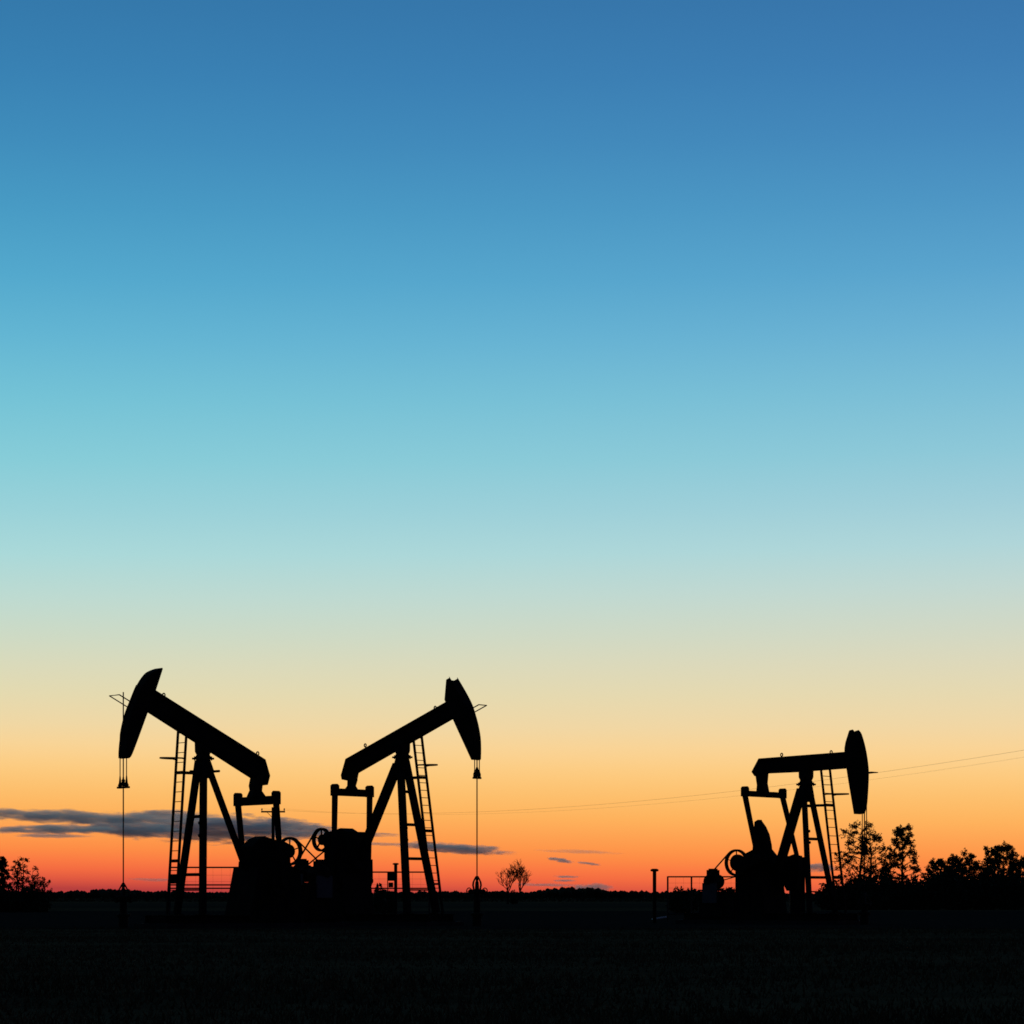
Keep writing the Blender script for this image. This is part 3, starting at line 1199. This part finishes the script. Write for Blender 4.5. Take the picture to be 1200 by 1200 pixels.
def make_tree(name, x, y, h, w, seed, label, group, shape='round', dens=1.0, leaf=.11, stems=1, base=.18, mat=None, lean=0.0, cat='tree', rise=1.4):
    """trunk with limbs; leaf-sized faces gathered at the ends of the twigs"""
    r = random.Random(seed)
    o = empty(name, loc=(x, y, 0))
    tag(o, label, cat, group)
    wood, crown = MB(), MB()

    def env(t):                                   # half width of the crown at height fraction t
        if shape == 'round':
            return max(0.05, math.sin(math.pi * min(1, max(0, (t - base) / (1 - base) * .86 + .12)))) ** .7
        if shape == 'cone':
            return max(0.24, (1 - t) * 2.0) if t > .55 else .85 + .12 * math.sin(t * 9)
        if shape == 'column':
            return .75 + .25 * math.sin(t * 7 + seed) if t < .85 else .45
        return max(.1, .5 + .5 * t)               # 'vase'
    for st in range(stems):
        off = Vector((0, 0, 0)) if stems == 1 else Vector((r.uniform(-.5, .5) * w * .35, r.uniform(-.4, .4) * w * .3, 0))
        hh = h * (1 if st == 0 else r.uniform(.7, .98))
        pts = []
        for k in range(8):
            t = k / 7
            pts.append(Vector((off.x * (1 + t * .8) + lean * t * h + math.sin(t * 4 + seed + st) * .03 * h, off.y + math.cos(t * 3 + seed) * .02 * h, hh * t * .97)))
        wood.tube(pts, .022 * h + .02, 6, .006)
        nb = int((20 if stems == 1 else 13) * (1 + .3 * dens))
        for i in range(nb):
            t = base + (1 - base) * (i + r.random()) / nb
            t = min(.985, t)
            k = min(6, int(t * 7))
            p0 = pts[k].lerp(pts[k + 1], t * 7 - k)
            reach = w * .43 * env(t) * r.uniform(.62, 1.08)
            az = i * 2.4 + r.uniform(-.5, .5)
            up = reach * r.uniform(.25, .8) * (rise if shape in ('vase', 'column') else 1)
            p0 = p0 - Vector((0, 0, up * .6))
            if p0.z < .1 * h:
                p0.z = .1 * h
            e = p0 + Vector((math.cos(az) * reach, math.sin(az) * reach, up))
            mid = p0.lerp(e, .5) + Vector((0, 0, reach * .08))
            wood.tube([p0, mid, e], .010 * h * (1 - .6 * t) + .01, 5, .005)
            nt = 5
            for q in range(nt):
                s = r.uniform(.35, 1.0)
                a0 = p0.lerp(e, s)
                l = reach * r.uniform(.22, .5) + .05 * w
                d = Vector((math.cos(az + r.uniform(-1.3, 1.3)), math.sin(az + r.uniform(-1.3, 1.3)), r.uniform(-.1, 1.0))).normalized()
                b0 = a0 + d * l
                wood.tube([a0, b0], .016, 4, .007)
                for _ in range(3):
                    d3 = (d + Vector((r.gauss(0, .7), r.gauss(0, .7), r.gauss(.1, .6)))).normalized()
                    l3 = r.uniform(.2, .5) * min(1.0, .25 + w * .25)
                    c0 = a0.lerp(b0, r.uniform(.45, 1))
                    c1 = c0 + d3 * l3
                    wood.tube([c0, c1], .009, 3, .005)
                    n = int(r.uniform(4, 17) * dens)
                    for f_ in (.45, .75, 1.0):
                        leaf_cloud(crown, c0.lerp(c1, f_), .035 + .012 * w, max(1, n // 3), leaf, r)
    wood.build('trunk', M_BARK, o)
    crown.build('crown', mat or M_LEAF, o, fix=False)
    return o


def top_h(py, Y):
    return zat(py, Y)


TR = 'leafy trees behind the level pumpjack'
SC = 3000.0
for (px, wpx, py, Y, shape, dens, seed, base, lean, label, name, stems) in (
    (1009, 58, 964, 205, 'round', 1.5, 11, .2, 0.0, 'tall open leafy tree directly behind the head of the level pumpjack', 'leafy_tree', 2),
    (1063, 52, 968, 210, 'cone', 1.8, 29, .2, -.09, 'tall tapering leafy tree standing alone right of the level pumpjack', 'leafy_tree', 1),
    (1098, 36, 1008, 214, 'round', 1.70, 31, .15, 0, 'low rounded tree just right of the tall tapering tree', 'leafy_tree', 1),
    (1117, 34, 1004, 212, 'round', 1.53, 37, .15, 0, 'small round-topped tree, second in the row at far right', 'leafy_tree', 1),
    (1138, 42, 1000, 216, 'round', 1.53, 41, .15, 0, 'middle-sized bushy tree left of the spiky twin tops', 'leafy_tree', 2),
    (1161, 29, 992, 218, 'column', 1.27, 43, .15, 0, 'narrow upright tree, left one of the spiky twin tops', 'leafy_tree', 1),
    (1180, 49, 991, 214, 'round', 1.87, 47, .15, 0, 'broad dense tree, highest of the row at far right', 'leafy_tree', 2),
    (1202, 44, 1006, 212, 'round', 1.70, 53, .15, 0, 'bushy tree cut by the right edge of the picture', 'leafy_tree', 1),
    (1038, 15, 1016, 216, 'round', 1.70, 59, .1, 0, 'low bushy tree between the two tall leafy trees', 'leafy_tree', 1),
):
    make_tree(name, at(px, Y), Y, top_h(py, Y), wpx * Y / SC, seed, label, TR, shape, dens, .085, stems, base, None, lean)

TL = 'trees at the left edge'
for (px, wpx, py, Y, shape, dens, seed, base, label, stems) in (
    (0, 13, 1003, 170, 'column', 1.6, 61, .05, 'dense dark tree cut by the left edge of the picture', 2),
    (23, 17, 1004, 172, 'column', .3, 67, .08, 'slim upright tree with feathery top near the left edge', 3),
    (41, 17, 1017, 174, 'vase', .32, 71, .08, 'shorter upright tree, third from the left edge', 3),
    (53, 9, 1033, 173, 'vase', .3, 73, .08, 'smallest twiggy tree ending the group at left', 2),
):
    make_tree('slender_tree', at(px, Y), Y, top_h(py, Y), wpx * Y / SC, seed, label, TL, shape, dens, .065, stems, base, rise=2.2)


def shrub(px, wpx, py, Y, seed, label, group, dens=1.0, mat=None):
    r = random.Random(seed)
    x, h, w = at(px, Y), zat(py, Y), wpx * Y / SC
    o = empty('shrub', loc=(x, Y, 0))
    tag(o, label, 'shrub', group)
    wood, crown = MB(), MB()
    n = int(26 * dens)
    for i in range(n):
        az, t = r.uniform(0, 6.283), r.random() ** .6
        e = Vector((math.cos(az) * w * .5 * t, math.sin(az) * w * .4 * t, h * (1 - .55 * t * t) * r.uniform(.45, .97)))
        wood.tube([(e.x * .25, e.y * .25, 0), (e.x * .7, e.y * .7, e.z * .6), e], .02, 4, .006)
        for s in (.35, .7, 1.0):
            leaf_cloud(crown, e * s + Vector((0, 0, .05)), .09 * w + .08, int(26 * dens), .13, r)
    wood.build('stems', M_BARK, o)
    crown.build('foliage', mat or M_LEAFDARK, o, fix=False)
    return o


hr = random.Random(99)
px = 974
while px < 1212:
    wpx = hr.uniform(20, 30)
    shrub(px, wpx * 1.35, 1028 + hr.uniform(-6, 6) + (8 if px < 1000 else -9 if px > 1088 else 0), 198 + hr.uniform(-3, 3), int(px * 7), 'low dark shrub of the hedge under the trees at right', 'hedge shrubs at right', 1.5)
    px += wpx * .62
for i, (px, wpx) in enumerate(((-4, 26), (14, 24), (33, 24), (47, 18))):
    shrub(px, wpx, 1041, 166, 300 + i, 'low dark shrub under the trees at the left edge', 'undergrowth shrubs at left', 1.2)
shrub(801, 30, 1041, 150, 401, 'low rounded bush behind the low mesh fence', None, 1.5)
shrub(852, 26, 1042, 150, 402, 'low bush between the motor and pedestal of the level pumpjack', None, 1.3)
shrub(444, 16, 1037, 120, 403, 'small ragged bush right of the middle pumpjack pedestal', None, .7)
shrub(456, 10, 1041, 122, 404, 'tiny bush beneath the small control box', None, .6)
shrub(601, 8, 1044, 380, 405, 'small bush at the foot of the bare trees', None, .8)


# bare trees out in the field
def bare_tree(px, Y, h, seed, lean, label):
    r = random.Random(seed)
    o = empty('bare_tree', loc=(at(px, Y), Y, 0))
    tag(o, label, 'tree', 'bare trees in the field')
    wood, twigs = MB(), MB()

    RAD = (.17, .10, .055, .032, .021, .015)

    def grow(p, d, l, lev):
        e = p + d * l
        mid = p.lerp(e, .5) + Vector((r.gauss(0, .05), r.gauss(0, .05), 0)) * l
        (wood if lev < 2 else twigs).tube([p, mid, e], RAD[lev], 5 if lev < 3 else 3, RAD[min(5, lev + 1)])
        if lev >= 5:
            return
        for k in range(4 if lev in (1, 2) else 3):
            nd = d + Vector((r.gauss(0, .42), r.gauss(0, .3), r.uniform(.05, .35)))
            nd = nd.normalized()
            grow(p.lerp(e, r.uniform(.35 if lev else .55, 1.0)), nd, l * (r.uniform(.8, 1.0) if lev == 0 else r.uniform(.5, .8)), lev + 1)
    grow(Vector((0, 0, 0)), Vector((lean, 0, 1)).normalized(), h * .33, 0)
    wood.build('trunk', M_BARK, o)
    twigs.build('twigs', M_BARK, o)


bare_tree(595, 380, 6.6, 8, -.03, 'leafless upright tree, left one of the bare pair')
bare_tree(605, 382, 6.2, 21, .3, 'leafless tree leaning right, right one of the bare pair')

# ------------------------------------------------------------------ the far wood along the horizon: one mass
fm = MB()
fr = random.Random(21)


def ridge(px):
    """top of the far wood, in picture rows of the photograph"""
    b = 1045.2 + 1.0 * math.sin(px * .021 + 1) + .7 * math.sin(px * .083) + .5 * math.sin(px * .23 + 2)
    b -= 5.0 * math.exp(-((px - 668) / 42) ** 4) + 1.4 * math.exp(-((px - 590) / 30) ** 2) + 2.2 * math.exp(-((px - 120) / 45) ** 2)
    return b


Yf = 2600.0
px = -420.0
while px < 1620:
    top = zat(ridge(px), Yf) * fr.uniform(.82, 1.08)
    x = at(px, Yf)
    yy = Yf + fr.uniform(-60, 60)
    wdt = fr.uniform(4, 9)
    # crown of one far tree: lumpy low-poly ball on the ground line
    nseg = 7
    for lump in range(3):
        cx = x + fr.uniform(-.5, .5) * wdt
        rr = wdt * fr.uniform(.35, .6)
        cz = top - rr * fr.uniform(.8, 1.5) if lump else top - rr
        cz = max(cz, rr * .4)
        vs, fs = [], []
        rows = ((0.0, 1.0), (.72, .66), (1.0, .0), (.86, -.6), (.7, -1.2))
        for a_, b_ in rows:
            for k in range(nseg):
                an = 2 * math.pi * k / nseg
                j = fr.uniform(.8, 1.2)
                vs.append((cx + math.cos(an) * rr * a_ * j, yy + math.sin(an) * rr * a_ * j, max(0, cz + b_ * rr * (fr.uniform(.85, 1.15)))))
        for i in range(len(rows) - 1):
            fs += [(i * nseg + k, i * nseg + (k + 1) % nseg, (i + 1) * nseg + (k + 1) % nseg, (i + 1) * nseg + k) for k in range(nseg)]
        fm.add(vs, fs)
    # undergrowth that closes the wood towards the ground
    fm.box((x, yy + 12, top * .36), (wdt * 1.6, 6, top * .72))
    px += fr.uniform(1.6, 3.4)
tag(fm.build('far_woods', M_LEAFDARK, fix=False), 'low dark wood along the whole horizon', 'woods', kind='stuff')

# hedgerow this side of the wood
fm = MB()
px = -300.0
while px < 1500:
    Y = 620 + fr.uniform(-12, 12)
    hgt = fr.uniform(.5, 1.15)
    c = Vector((at(px, Y), Y, hgt * .5))
    leaf_cloud(fm, c, .42, 16, .3, fr)
    px += fr.uniform(1.2, 2.6)
tag(fm.build('hedgerow', M_LEAFDARK, fix=False), 'low dark hedgerow crossing the far field below the wood', 'hedge', kind='stuff')

# ------------------------------------------------------------------ clouds: banks of dark vapour low in the west
def cloud_material(name, dens, seed, size):
    m = bpy.data.materials.new(name)
    m.use_nodes = True
    n, l = m.node_tree.nodes, m.node_tree.links
    n.remove(n['Principled BSDF'])
    v = n.new('ShaderNodeVolumePrincipled')
    v.inputs['Color'].default_value = (.97, .78, .72, 1)
    v.inputs['Anisotropy'].default_value = 0.75
    tc = n.new('ShaderNodeTexCoord')
    # soft ellipsoid in the object's own box (-1..1), eaten into by noise
    mp = n.new('ShaderNodeMapping')
    mp.inputs['Location'].default_value = (seed * 3.1, seed * 1.7, 0)
    mp.inputs['Scale'].default_value = size
    l.new(tc.outputs['Object'], mp.inputs[0])
    no = n.new('ShaderNodeTexNoise')
    no.inputs['Scale'].default_value = 1.0
    no.inputs['Detail'].default_value = 5
    no.inputs['Roughness'].default_value = .6
    l.new(mp.outputs[0], no.inputs['Vector'])
    ln = n.new('ShaderNodeVectorMath')
    ln.operation = 'LENGTH'
    l.new(tc.outputs['Object'], ln.inputs[0])
    # field = 1 - r^2 + k * (noise - .5)
    sq = n.new('ShaderNodeMath'); sq.operation = 'POWER'; sq.inputs[1].default_value = 2
    l.new(ln.outputs['Value'], sq.inputs[0])
    nz = n.new('ShaderNodeMath'); nz.operation = 'MULTIPLY_ADD'; nz.inputs[1].default_value = 4.6; nz.inputs[2].default_value = -1.65
    l.new(no.outputs['Fac'], nz.inputs[0])
    df = n.new('ShaderNodeMath'); df.operation = 'SUBTRACT'
    l.new(nz.outputs[0], df.inputs[0]); l.new(sq.outputs[0], df.inputs[1])
    mr = n.new('ShaderNodeMapRange'); mr.interpolation_type = 'SMOOTHSTEP'
    mr.inputs['From Min'].default_value = -.42; mr.inputs['From Max'].default_value = .30
    mr.inputs['To Min'].default_value = 0; mr.inputs['To Max'].default_value = dens
    l.new(df.outputs[0], mr.inputs[0])
    l.new(mr.outputs[0], v.inputs['Density'])
    l.new(v.outputs[0], n['Material Output'].inputs['Volume'])
    return m


YC = 9000.0
CLOUDS = (  # centre px, row, half width px, half height px, tilt, density, label
    (80, 957, 140, 7.5, -.030, 1.0, 1), (58, 972, 74, 5.0, .0, 1.0, 2), (150, 971, 66, 9.5, -.06, 1.1, 3), (262, 971.5, 122, 16.5, -.02, 1.2, 4),
    (200, 955.5, 52, 6.0, -.02, .9, 5), (345, 971, 52, 9, -.06, 1.0, 6), (60, 979.5, 42, 2.2, .0, .7, 7), (534, 994.5, 66, 6.0, -.065, 1.0, 8),
    (657, 1008, 15, 2.5, -.13, .8, 9), (690, 1012, 13, 1.7, -.10, .6, 10), (664, 1027.5, 15, 1.5, -.02, .5, 11), (662, 1032, 14, 1.4, -.01, .5, 19), (692, 1040.5, 25, 5.5, 0.0, .55, 12),
    (640, 1037, 40, 2.0, -.02, .35, 13), (680, 998, 48, 2.2, -.04, .18, 14), (960, 1017, 20, 5.5, .0, .7, 15), (405, 977, 62, 2.6, -.03, .5, 16),
    (180, 1031, 30, 2.0, -.02, .25, 17), (445, 989, 40, 2.0, -.02, .3, 18),
)
cube = MB()
cube.lathe([(.02, -1.25), (.8, -1.0), (1.2, -.45), (1.28, 0), (1.2, .45), (.8, 1.0), (.02, 1.25)], n=20)
for i, (px, py, wpx, hpx, tilt, dn, lab) in enumerate(CLOUDS):
    k = YC / 3000
    me = cube.mesh('cloud')
    depth = 260.0
    o = link('cloud', me, cloud_material('cloud_vapour', (.0095 if wpx > 60 else .008) * dn, i + 1, (max(1.9, wpx * .036), 1.2, max(.9, hpx * .17))), None, (at(px, YC), YC + i * 900, zat(py, YC)))
    kk = (YC + i * 900) / YC
    o.location = (at(px, YC) * kk, YC * kk, (zat(py, YC) - CAM_H) * kk + CAM_H)
    o.scale = (wpx * k * kk, depth, hpx * k * kk)
    o.rotation_euler = (0, -tilt, 0)
    tag(o, kind='structure')
